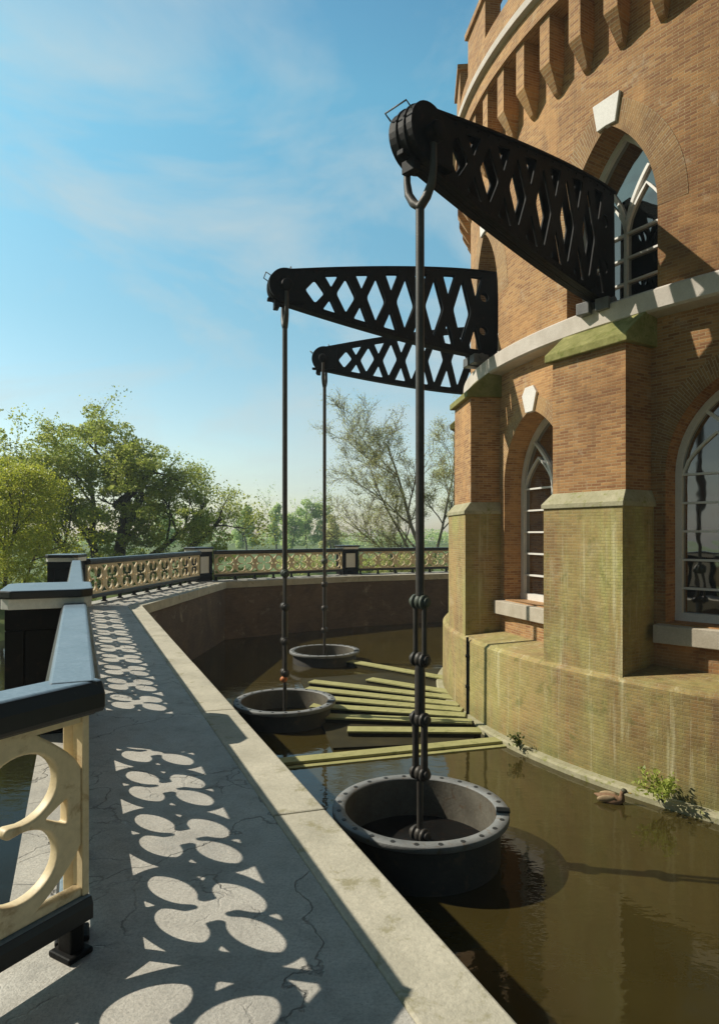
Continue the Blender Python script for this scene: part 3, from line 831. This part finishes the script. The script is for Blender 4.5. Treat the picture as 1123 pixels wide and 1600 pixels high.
    m = MB(); m.tube([(0, 0, zz(-1.08)), (0, 0, zz(-1.75)), (0, 0, zz(-2.55))], .038, 10); m.build('lower_rod', M['iron_rod'], rr); knuckle(-1.78 if i == 0 else -1.95)
    if i == 1:
        m = MB(); m.ball((-.03, -.05, zz(-1.20)), .07, 10, 7, (1.1, 1, .9)); m.build('rusty_fitting', M['orange'], rr)

# sleepers lying in a fan just above the water
def unp(x, y, z):
    Z = (1.65 - z) * 1021 / (y - 835.); return Vector(((x - 561.5) * Z / 1021, Z))
SL = [((557, 1034), (682, 1056), .44), ((595, 1063), (682, 1077), .22), ((506, 1066), (681, 1086), .25), ((500, 1077), (682, 1096), .24), ((512, 1090), (684, 1105), .24),
      ((512, 1103), (687, 1114), .24), ((512, 1118), (695, 1125), .25), ((573, 1139), (707, 1140), .27)]
SLAB = ['algae-green sleeper in the fan below the tower, farthest of the row', 'algae-green sleeper second from the far end of the fan', 'algae-green sleeper third from the far end of the fan',
        'algae-green sleeper fourth from the far end of the fan', 'algae-green sleeper fifth from the far end of the fan, by the middle barrel', 'algae-green sleeper third from the near end of the fan', 'algae-green sleeper second from the near end of the fan',
        'broad algae-green sleeper nearest to the open water of the basin']
for (a, b, wd), lab in zip(SL, SLAB):
    zt = -1.86
    pa, pb = unp(*a, zt), unp(*b, zt); d = (pb - pa).normalized()
    q = pb + d * .5
    e = pa - d * .35
    mid = (q + e) / 2; Ln = (q - e).length
    o = thing('timber_sleeper', lab, 'sleeper', (mid.x, mid.y, zt), math.atan2(d.y, d.x), 'sleepers in a fan over the water')
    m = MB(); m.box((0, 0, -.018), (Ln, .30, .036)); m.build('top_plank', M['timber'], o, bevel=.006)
    m = MB(); m.box((0, .004, -.145), (Ln - .03, .27, .214)); m.build('shade_side', M['shade_timber'], o, bevel=.008)  # shade of the front face painted as a darker block below the plank
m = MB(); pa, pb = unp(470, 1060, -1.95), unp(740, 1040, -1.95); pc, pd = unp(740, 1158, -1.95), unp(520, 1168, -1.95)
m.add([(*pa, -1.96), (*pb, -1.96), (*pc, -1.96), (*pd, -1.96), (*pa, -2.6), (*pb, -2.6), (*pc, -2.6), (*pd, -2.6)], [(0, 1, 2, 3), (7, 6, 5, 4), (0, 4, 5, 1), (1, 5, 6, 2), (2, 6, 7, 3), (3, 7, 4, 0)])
tag(m.build('shade_bed', M['shade_timber']), 'added dark bed standing for shade under the fan of green sleepers', 'bed')  # added slab, its dark colour painted for the shade between sleepers
# the sill across the water in front of the sleepers
a, b = unp(455, 1190, -1.93), unp(757, 1160, -1.93); d = (b - a).normalized(); q = b + d * .5; e = a - d * 1.1
mid = (q + e) / 2
m = MB(); m.box((0, .10, -.025), ((q - e).length, .26, .05)); m.box((0, -.09, -.55), ((q - e).length, .13, 1.0))
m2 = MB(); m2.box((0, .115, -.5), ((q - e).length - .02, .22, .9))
o = m.build('weir_wall', M['timber'], bevel=.012); o.location = (mid.x, mid.y, -1.93); o.rotation_euler = (0, 0, math.atan2(d.y, d.x))
m2.build('shade_side', M['shade_timber'], o)  # shade on the weir face put in as dark colour
tag(o, 'low green weir wall edging the open water before the sleepers', 'weir')

# ------------------------------------------------------------------ duck
def duck(x, y, rz):
    root = thing('duck', 'small brown duck swimming on the water near the tower wall', 'duck', (x, y, WATER), rz)
    st = [(-.21, .075, .008, .006), (-.17, .07, .035, .02), (-.11, .05, .075, .05), (-.03, .035, .098, .072), (.05, .03, .098, .075), (.11, .035, .075, .066), (.145, .06, .05, .05),
          (.15, .10, .033, .034), (.15, .135, .03, .03), (.16, .165, .034, .032), (.185, .175, .034, .030), (.21, .170, .022, .02), (.222, .165, .006, .006)]
    m = MB(); seg = 14; rings = []
    for i, (sx, sz, ry, rz_) in enumerate(st):
        a = st[max(i - 1, 0)]; b = st[min(i + 1, len(st) - 1)]
        d = Vector((b[0] - a[0], 0, b[1] - a[1])).normalized(); upv = Vector((-d.z, 0, d.x))
        rings.append([Vector((sx, 0, sz)) + Vector((0, 1, 0)) * ry * math.cos(2 * math.pi * k / seg) + upv * rz_ * math.sin(2 * math.pi * k / seg) for k in range(seg)])
    m.add([v for r in rings for v in r], [(i * seg + k, i * seg + (k + 1) % seg, (i + 1) * seg + (k + 1) % seg, (i + 1) * seg + k) for i in range(len(st) - 1) for k in range(seg)], smooth=True)
    m.build('duck_body', M['duck_body'], root)
    for s in (-1, 1):
        m = MB(); m.ball((0, 0, 0), 1, 12, 8, (.12, .022, .045)); o = m.build('wing', M['duck_wing'], root); o.location = (-.04, s * .088, .065); o.rotation_euler = (0, R(-8), R(-s * 8))
        m = MB(); m.ball((.195, s * .03, .182), .006, 8, 6); m.build('eye', M['bolt'], root)
    m = MB(); m.ball((0, 0, 0), 1, 10, 6, (.034, .016, .008)); o = m.build('bill', M['duck_bill'], root); o.location = (.245, 0, .160)
    m = MB(); m.ball((.175, 0, .176), .0385, 12, 8, (1.1, .95, .9)); m.build('head_cap', M['duck_head'], root)
duck(3.42, 8.92, R(-28))

# ------------------------------------------------------------------ plants
def leaf_quad(V, F, p, s, asp=.55, flat=0.):
    th = random.uniform(0, 2 * math.pi); ph = math.acos(random.uniform(-1, 1))
    n = (Vector((math.sin(ph) * math.cos(th), math.sin(ph) * math.sin(th), math.cos(ph))) + flat * Vector((-.55, -.1, .83))).normalized()
    a = n.orthogonal().normalized(); b = n.cross(a)
    r = random.uniform(0, 6.283); a, b = a * math.cos(r) + b * math.sin(r), b * math.cos(r) - a * math.sin(r)
    k = len(V); s *= random.uniform(.6, 1.3)
    V += [p - a * s, p - b * s * asp, p + a * s, p + b * s * asp]; F.append((k, k + 1, k + 2, k + 3))
def leaf_mesh(name, V, F, mat, parent, off):
    me = bpy.data.meshes.new(name); me.from_pydata([(v[0] - off[0], v[1] - off[1], v[2] - off[2]) for v in V], [], F); me.materials.append(mat); me.update()
    o = bpy.data.objects.new(name, me); col.objects.link(o); o.parent = parent; return o
def branchy(base, d0, length, rad, levels, spread, up=.25, kids=(3, 5), ratio=.62, wig=.12, first=.25):
    """returns (tube list, twig points)"""
    tubes, tips = [], []
    def grow(p, d, L, r, lv):
        n = 5 if lv > 1 else 4
        pts, rads = [p.copy()], [r]; q = p.copy(); dd = d.copy()
        for i in range(n):
            dd = (dd + Vector((random.gauss(0, wig), random.gauss(0, wig), random.gauss(0, wig) + up * .12))).normalized()
            q = q + dd * L / n; pts.append(q.copy()); rads.append(r * (1 - .72 * (i + 1) / n))
        tubes.append((pts, rads, lv))
        if lv <= 1:
            tips.extend((x, lv) for x in pts[1:])
        if lv == 0: return
        for k in range(random.randint(*kids) + (2 if lv == levels else 0)):
            t = random.uniform(first if lv == levels else .2, 1.0); i = min(int(t * n), n - 1); f = t * n - i
            s = pts[i].lerp(pts[i + 1], f); rr = rads[i] * (1 - f) + rads[i + 1] * f
            ax = dd.orthogonal().normalized(); ax.rotate(Matrix.Rotation(random.uniform(0, 6.283), 3, dd))
            nd = (dd * math.cos(spread) + ax * math.sin(spread) * random.uniform(.7, 1.25)); nd.z += up * .35; nd.normalize()
            grow(s, nd, L * ratio * random.uniform(.7, 1.15), max(rr * .62, .006), lv - 1)
    grow(Vector(base), Vector(d0).normalized(), length, rad, levels)
    return tubes, tips
def tree(name, label, cat, base, stems, leaf, nleaf, lsize, lrad, bark='bark', group=None, extra=None, flat=0., minr=0):
    root = thing(name, label, cat, base, 0, group)
    m = MB(); tips = []
    for (o, d, L, r, lv, sp, kw) in stems:
        tb, tp_ = branchy((base[0] + o[0], base[1] + o[1], base[2] + o[2]), d, L, r, lv, sp, **kw)
        for pts, rads, l_ in tb: m.tube(pts, [max(x, minr) for x in rads], 6 if l_ >= 2 else 4, caps=False)
        tips += tp_
    m.build('trunk', M[bark], root, base)
    V, F = [], []
    for i in range(nleaf):
        p, _ = random.choice(tips)
        leaf_quad(V, F, p + Vector((random.gauss(0, lrad), random.gauss(0, lrad), random.gauss(0, lrad * .8))), lsize, flat=flat)
    if extra: extra(V, F)
    leaf_mesh('crown', V, F, M[leaf], root, base)
    return root
def clump_fill(V, F, clumps, n, size, flat=0.):
    wts = [c[3] * c[4] * c[5] for c in clumps]
    for i in range(n):
        c = random.choices(clumps, wts)[0]
        d = Vector((random.gauss(0, 1), random.gauss(0, 1), random.gauss(0, 1))).normalized() * random.uniform(.35, 1) ** .45
        leaf_quad(V, F, Vector((c[0] + d.x * c[3], c[1] + d.y * c[4], c[2] + d.z * c[5])), size, flat=flat)
GZ = -1.15
# yellow-green willow bush on the left
def willow(V, F):
    cl = []
    for k in range(60):
        a = random.uniform(0, 6.283); r = random.uniform(0, 1) ** .5; z = random.uniform(0, 1)
        w_ = (1 - z ** 2.2)
        cl.append((-14.0 + 3.3 * r * math.cos(a) * (.35 + .75 * w_), 25.5 + 2.6 * r * math.sin(a), -.9 + z * 5.4, random.uniform(.4, .8), random.uniform(.4, .8), random.uniform(.35, .7)))
    clump_fill(V, F, cl, 42000, .052, flat=.9)
tree('willow_bush', 'dense yellow-green bush at the left edge, lower than the tree behind it', 'bush', (-14.0, 25.5, GZ),
     [((0, 0, 0), (.2, 0, 1), 4.2, .09, 2, .6, {}), ((.4, .2, 0), (.5, .1, 1), 3.8, .07, 2, .6, {}), ((-.4, 0, 0), (-.5, 0, 1), 4.0, .08, 2, .6, {})], 'leaf_yellow', 9000, .05, .35, extra=willow)
# big tree with the dark arching trunk
random.seed(21)
TOPX = [(-20, 6.4), (-18.5, 7.0), (-16, 7.6), (-14, 8.0), (-12, 7.9), (-10.6, 6.7), (-9.6, 5.2), (-8.4, 3.9), (-7.2, 3.2), (-6.6, 2.4)]
def topz(x):
    for (a, b), (c, d) in zip(TOPX, TOPX[1:]):
        if a <= x <= c: return b + (d - b) * (x - a) / (c - a)
    return 2.4
def bigfill(V, F):
    cl, c2, c3 = [], [], []
    for k in range(430):
        x = random.uniform(-19.8, -7.0); tz = topz(x); z = -.9 + (tz + .6) * random.random() ** .85
        hi = (z + .9) / (tz + .9)
        if hi > .7 and random.random() < .12: continue
        if x > -9.8 and random.random() < .5: continue
        c = (x, 34 + random.gauss(0, 1.3), z, random.uniform(.25, .75), random.uniform(.3, .8), random.uniform(.16, .42))
        cl.append(c)
    clump_fill(V, F, cl, 78000, .07, flat=.8)
tree('old_leafy_tree', 'large spreading green tree with a dark arching trunk, behind the bend of the walkway', 'tree', (-12.9, 34.0, GZ),
     [((0, 0, 0), (.05, 0, 1), 7.0, .42, 3, .75, dict(kids=(4, 6), ratio=.55, wig=.16)),
      ((.2, 0, 4.2), (.75, 0, .75), 3.0, .26, 3, .8, dict(kids=(4, 6), ratio=.6)),
      ((-.4, 0, .3), (-.5, .1, 1), 7.0, .26, 3, .7, dict(kids=(3, 6), ratio=.5)),
      ((.4, 0, .5), (1.0, -.1, .42), 6.8, .2, 3, .7, dict(kids=(3, 5), ratio=.45, up=.35)),
      ((.4, 0, .7), (.75, .1, .75), 6.0, .2, 3, .75, dict(kids=(3, 5), ratio=.5)),
      ((-1.8, 0, .1), (-.35, 0, 1), 5.6, .2, 3, .6, dict(kids=(3, 5), ratio=.5))],
     'leaf_green', 26000, .07, .26, extra=bigfill, flat=.4)
# bare spring tree before the tower
random.seed(5)
tree('budding_tree', 'tall nearly bare tree with fine twigs and sparse young leaves, left of the tower', 'tree', (4.2, 42.0, GZ),
     [((0, 0, 0), (-.1, 0, 1), 9.0, .16, 4, .78, dict(kids=(5, 8), ratio=.46, up=.3, wig=.07, first=.1)),
      ((-.3, 0, .2), (-.5, .05, 1), 7.4, .11, 4, .72, dict(kids=(5, 7), ratio=.44, up=.3, wig=.07, first=.15)),
      ((-.5, .2, .2), (-1.0, 0, .8), 6.0, .09, 3, .7, dict(kids=(6, 9), ratio=.46, up=.35, wig=.08)),
      ((-.4, .3, .1), (-1.2, 0, .4), 4.6, .07, 3, .7, dict(kids=(6, 9), ratio=.46, up=.45, wig=.08)),
      ((.3, 0, .2), (.25, .1, 1), 8.0, .11, 4, .72, dict(kids=(5, 7), ratio=.44, up=.3, wig=.07)),
      ((1.4, .3, 0), (.15, 0, 1), 8.6, .11, 4, .72, dict(kids=(5, 7), ratio=.44, up=.3, wig=.07))],
     'leaf_sparse', 56000, .042, .25, 'bark_grey', minr=.009, flat=.9)
# distant trees
random.seed(11)
FAR = [('bluish', -25.5, 105, 5.6, 2.2, 'round'), ('conical', -19.0, 110, 7.6, 2.0, 'cone'), ('slender', -15.0, 118, 8.6, 2.2, 'cone'), ('twin', -11.6, 112, 6.4, 2.4, 'round'),
       ('tall', -9.2, 115, 8.8, 2.6, 'round'), ('twin2', -6.6, 115, 8.4, 2.3, 'round'), ('low', -4.4, 100, 5.6, 2.0, 'cone'), ('left', -29.5, 100, 6.6, 3.2, 'round'), ('gap', -22.3, 125, 6.0, 2.4, 'round')]
FLAB = ['bluish round tree far off, at the drooping tip of the old leafy tree', 'pointed green tree far off, left of the second rod', 'slender far tree just left of the second rod', 'low round far tree just right of the second rod',
        'tallest far tree, midway between the two far rods', 'far tree touching the left side of the third rod', 'yellowish pointed far tree right of the third rod', 'broad far tree seen behind the old leafy tree', 'hazy far tree filling the gap left of the pointed one']
for (nm, x, y, h, w_, sh), lab in zip(FAR, FLAB):
    def fill(V, F, x=x, y=y, h=h, w_=w_, sh=sh):
        cl = []
        for k in range(26):
            z = random.uniform(.12, .97); rr = w_ * ((1 - z) ** .75 if sh == 'cone' else math.sqrt(max(.05, 1 - (z * 1.5 - .6) ** 2)) * .85)
            a = random.uniform(0, 6.283); q = random.uniform(.2, .9)
            cl.append((x + rr * q * math.cos(a), y + rr * q * math.sin(a), GZ + z * h, w_ * random.uniform(.22, .42), w_ * random.uniform(.22, .42), w_ * random.uniform(.2, .4)))
        clump_fill(V, F, cl, 3200, .19, flat=1.)
    tree('distant_tree', lab, 'tree', (x, y, GZ), [((0, 0, 0), (random.gauss(0, .05), 0, 1), h * .85, .16, 2, .6, {})], 'leaf_far' if nm != 'low' else 'leaf_sparse', 300, .16, .4, group='trees far beyond the walkway', extra=fill)
# the far-off wood that closes the meadow
V, F = [], []; cl = []
for k in range(190):
    x = -110 + 190 * k / 190 + random.gauss(0, 1); cl.append((x, 165 + random.gauss(0, 5), -1 + random.uniform(.3, 3.2) * random.uniform(.5, 1.2), random.uniform(1.2, 3), random.uniform(1, 2), random.uniform(.8, 1.7)))
clump_fill(V, F, cl, 26000, .28, flat=.9)
tag(leaf_mesh('far_wood', V, F, M['leaf_far'], None, (0, 0, 0)), kind='stuff')
# shrubs on the far bank
random.seed(3)
SH = [(-18.5, 29.5, 2.6, 1.7, 'leaf_dark', 'dark undergrowth bush below the yellow-green bush'), (-10.6, 31.0, 2.6, 1.5, 'leaf_dark', 'dark low shrub under the old leafy tree'), (-6.6, 33.5, 2.3, 1.25, 'leaf_green', 'green shrub behind the white-panelled pier'),
      (-3.6, 47, 3.0, 1.5, 'leaf_sparse', 'pale olive shrub behind the far railing between the far rods'), (.8, 44, 2.6, 1.5, 'leaf_green', 'low green shrub behind the far railing, left of the bare tree'), (2.2, 39.5, 2.4, 2.3, 'leaf_sparse', 'yellow-green shrub at the foot of the bare tree'),
      (5.6, 40.5, 2.4, 3.0, 'leaf_sparse', 'tall yellow-green shrub right of the bare tree, beside the tower')]
for x, y, w_, h, lm, lab in SH:
    root = thing('shrub', lab, 'shrub', (x, y, GZ), 0, 'shrubs on the far bank')
    m = MB()
    for k in range(7):
        a = random.uniform(0, 6.283); m.tube([(x, y, GZ), (x + .3 * w_ * math.cos(a), y + .3 * w_ * math.sin(a), GZ + h * .5), (x + .6 * w_ * math.cos(a), y + .6 * w_ * math.sin(a), GZ + h * .9)], [.05, .03, .012], 5)
    m.build('stem', M['bark'], root, (x, y, GZ))
    V, F = [], []; cl = []
    for k in range(22):
        a = random.uniform(0, 6.283); q = random.uniform(0, 1) ** .5
        cl.append((x + w_ * .85 * q * math.cos(a), y + w_ * .6 * q * math.sin(a), GZ + h * random.uniform(.2, .8) * (1.05 - .4 * q), w_ * .24, w_ * .24, h * .22))
    clump_fill(V, F, cl, 5200 if y < 36 else 3600, .07, flat=.8)
    leaf_mesh('crown', V, F, M[lm], root, (x, y, GZ))
# weeds at the foot of the plinth
def weed(phi, n, h, w_, label, cnt, mat):
    b = W(phi, 0, n, -1.9); root = thing('weed', label, 'plant', b, 0, 'weeds at the foot of the tower')
    m = MB(); V, F = [], []
    for k in range(9):
        a = random.uniform(0, 6.283); e = Vector((b[0] + w_ * .5 * math.cos(a) - .12, b[1] + w_ * .5 * math.sin(a) - .06, b[2] + h * random.uniform(.5, 1)))
        mid = Vector(b).lerp(e, .5) + Vector((0, 0, h * .12)); m.tube([b, mid, e], [.008, .006, .004], 5)
        for j in range(cnt // 9):
            t = random.uniform(.25, 1.05); p = (Vector(b).lerp(mid, t * 2) if t < .5 else mid.lerp(e, t * 2 - 1)) + Vector((random.gauss(0, .045), random.gauss(0, .045), random.gauss(0, .04)))
            leaf_quad(V, F, p, .035)
    m.build('stem', M['leaf_dark'], root, b); leaf_mesh('leaves', V, F, M[mat], root, b)
weed(40.6, 9.40, .42, .42, 'bushy green weed growing on the waterline near the right edge', 330, 'leaf_green')
weed(25.0, 9.36, .24, .14, 'small dark weed on the waterline below the arched window', 70, 'leaf_dark')

# ------------------------------------------------------------------ air
hz = MB(); hz.box((0, 80, 5.5), (700, 700, 18.2)); ho = tag(hz.build('haze', None), kind='stuff')
hm = bpy.data.materials.new('haze'); hm.use_nodes = True; ht = hm.node_tree
ht.nodes.remove(ht.nodes['Principled BSDF']); pv = ht.nodes.new('ShaderNodeVolumePrincipled')
pv.inputs['Color'].default_value = (.78, .9, 1, 1); pv.inputs['Density'].default_value = .0009; pv.inputs['Anisotropy'].default_value = .2
ht.links.new(pv.outputs[0], ht.nodes['Material Output'].inputs['Volume']); ho.data.materials.append(hm)
# ------------------------------------------------------------------ light, sky, camera
EL = 40.6; LX, LY = .98, -.19
D = Vector((LX * math.cos(R(EL)), LY * math.cos(R(EL)), -math.sin(R(EL)))).normalized()
sl = bpy.data.lights.new('Sun', 'SUN'); sl.energy = 5; sl.angle = R(.5); sl.color = (1., .93, .80)
so = bpy.data.objects.new('Sun', sl); col.objects.link(so); so.rotation_euler = D.to_track_quat('-Z', 'Y').to_euler()
wd = bpy.data.worlds.new('World'); sc.world = wd; wd.use_nodes = True
nt = wd.node_tree; bg = nt.nodes['Background']
sky = nt.nodes.new('ShaderNodeTexSky'); sky.sky_type = 'NISHITA'; sky.sun_disc = False
sky.sun_elevation = R(EL); sky.sun_rotation = math.atan2(-LX, -LY)
sky.air_density = 1.0; sky.dust_density = .8; sky.ozone_density = 1.5
tc = nt.nodes.new('ShaderNodeTexCoord')
mp = nt.nodes.new('ShaderNodeMapping'); mp.inputs['Scale'].default_value = (1.2, 1.2, 3.2); mp.inputs['Rotation'].default_value = (0, R(8), R(25))
nt.links.new(tc.outputs['Generated'], mp.inputs[0])
nz = nt.nodes.new('ShaderNodeTexNoise'); nz.inputs['Scale'].default_value = 1.9; nz.inputs['Detail'].default_value = 9; nz.inputs['Roughness'].default_value = .58; nz.inputs['Distortion'].default_value = .5
nt.links.new(mp.outputs[0], nz.inputs['Vector'])
mr = nt.nodes.new('ShaderNodeMapRange'); nt.links.new(nz.outputs['Fac'], mr.inputs[0])
for i, v in enumerate((.44, .66, 0., .68)): mr.inputs[i + 1].default_value = v
sx = nt.nodes.new('ShaderNodeSeparateXYZ'); nt.links.new(tc.outputs['Generated'], sx.inputs[0])
rp = nt.nodes.new('ShaderNodeValToRGB'); nt.links.new(sx.outputs[2], rp.inputs[0])
e = rp.color_ramp.elements; e[0].position = 0; e[0].color = (.62, .58, .52, 1); e[1].position = 1; e[1].color = (.03, .06, .09, 1)
for p_, c_ in ((.12, (.66, .66, .56)), (.30, (.54, .72, .60)), (.56, (.50, .88, .74)), (.68, (.40, .70, .66)), (.80, (.045, .085, .16))):
    q_ = e.new(p_); q_.color = (*c_, 1)
mg = nt.nodes.new('ShaderNodeMix'); mg.data_type = 'RGBA'; mg.blend_type = 'MULTIPLY'; mg.inputs[0].default_value = 1
nt.links.new(sky.outputs[0], mg.inputs[6]); nt.links.new(rp.outputs[0], mg.inputs[7])
az = nt.nodes.new('ShaderNodeMapRange'); nt.links.new(sx.outputs[1], az.inputs[0]); az.interpolation_type = 'SMOOTHSTEP'
for i, v in enumerate((-.2, .66, .24, 1.)): az.inputs[i + 1].default_value = v
ag = nt.nodes.new('ShaderNodeVectorMath'); ag.operation = 'SCALE'; nt.links.new(mg.outputs[2], ag.inputs[0]); nt.links.new(az.outputs[0], ag.inputs['Scale'])
gn = nt.nodes.new('ShaderNodeVectorMath'); gn.operation = 'SCALE'; gn.inputs['Scale'].default_value = 2.75; nt.links.new(ag.outputs[0], gn.inputs[0])
# thin cloud, thinning out towards the zenith
fd = nt.nodes.new('ShaderNodeMapRange'); nt.links.new(sx.outputs[2], fd.inputs[0])
for i, v in enumerate((.45, .75, 1., .25)): fd.inputs[i + 1].default_value = v
ml = nt.nodes.new('ShaderNodeMath'); ml.operation = 'MULTIPLY'; nt.links.new(mr.outputs[0], ml.inputs[0]); nt.links.new(fd.outputs[0], ml.inputs[1])
mx = nt.nodes.new('ShaderNodeMix'); mx.data_type = 'RGBA'
nt.links.new(ml.outputs[0], mx.inputs[0]); nt.links.new(gn.outputs[0], mx.inputs[6]); cl_ = nt.nodes.new('ShaderNodeVectorMath'); cl_.operation = 'SCALE'; cl_.inputs[0].default_value = (6.6, 7.4, 7.4); nt.links.new(az.outputs[0], cl_.inputs['Scale']); nt.links.new(cl_.outputs[0], mx.inputs[7])
nt.links.new(mx.outputs[2], bg.inputs['Color']); bg.inputs['Strength'].default_value = .09

cam = bpy.data.cameras.new('Camera'); cam.sensor_fit = 'HORIZONTAL'; cam.sensor_width = 36; cam.lens = 36 * 1021 / 1123
cam.shift_y = 35 / 1123; cam.clip_end = 3000; cam.clip_start = .05
co = bpy.data.objects.new('Camera', cam); col.objects.link(co); co.location = (0, 0, 1.65); co.rotation_euler = (R(90), 0, 0)
sc.camera = co
vs = sc.view_settings; vs.view_transform = 'Standard'; vs.look = 'None'; vs.exposure = .05; vs.gamma = 1
sc.render.engine = 'CYCLES'
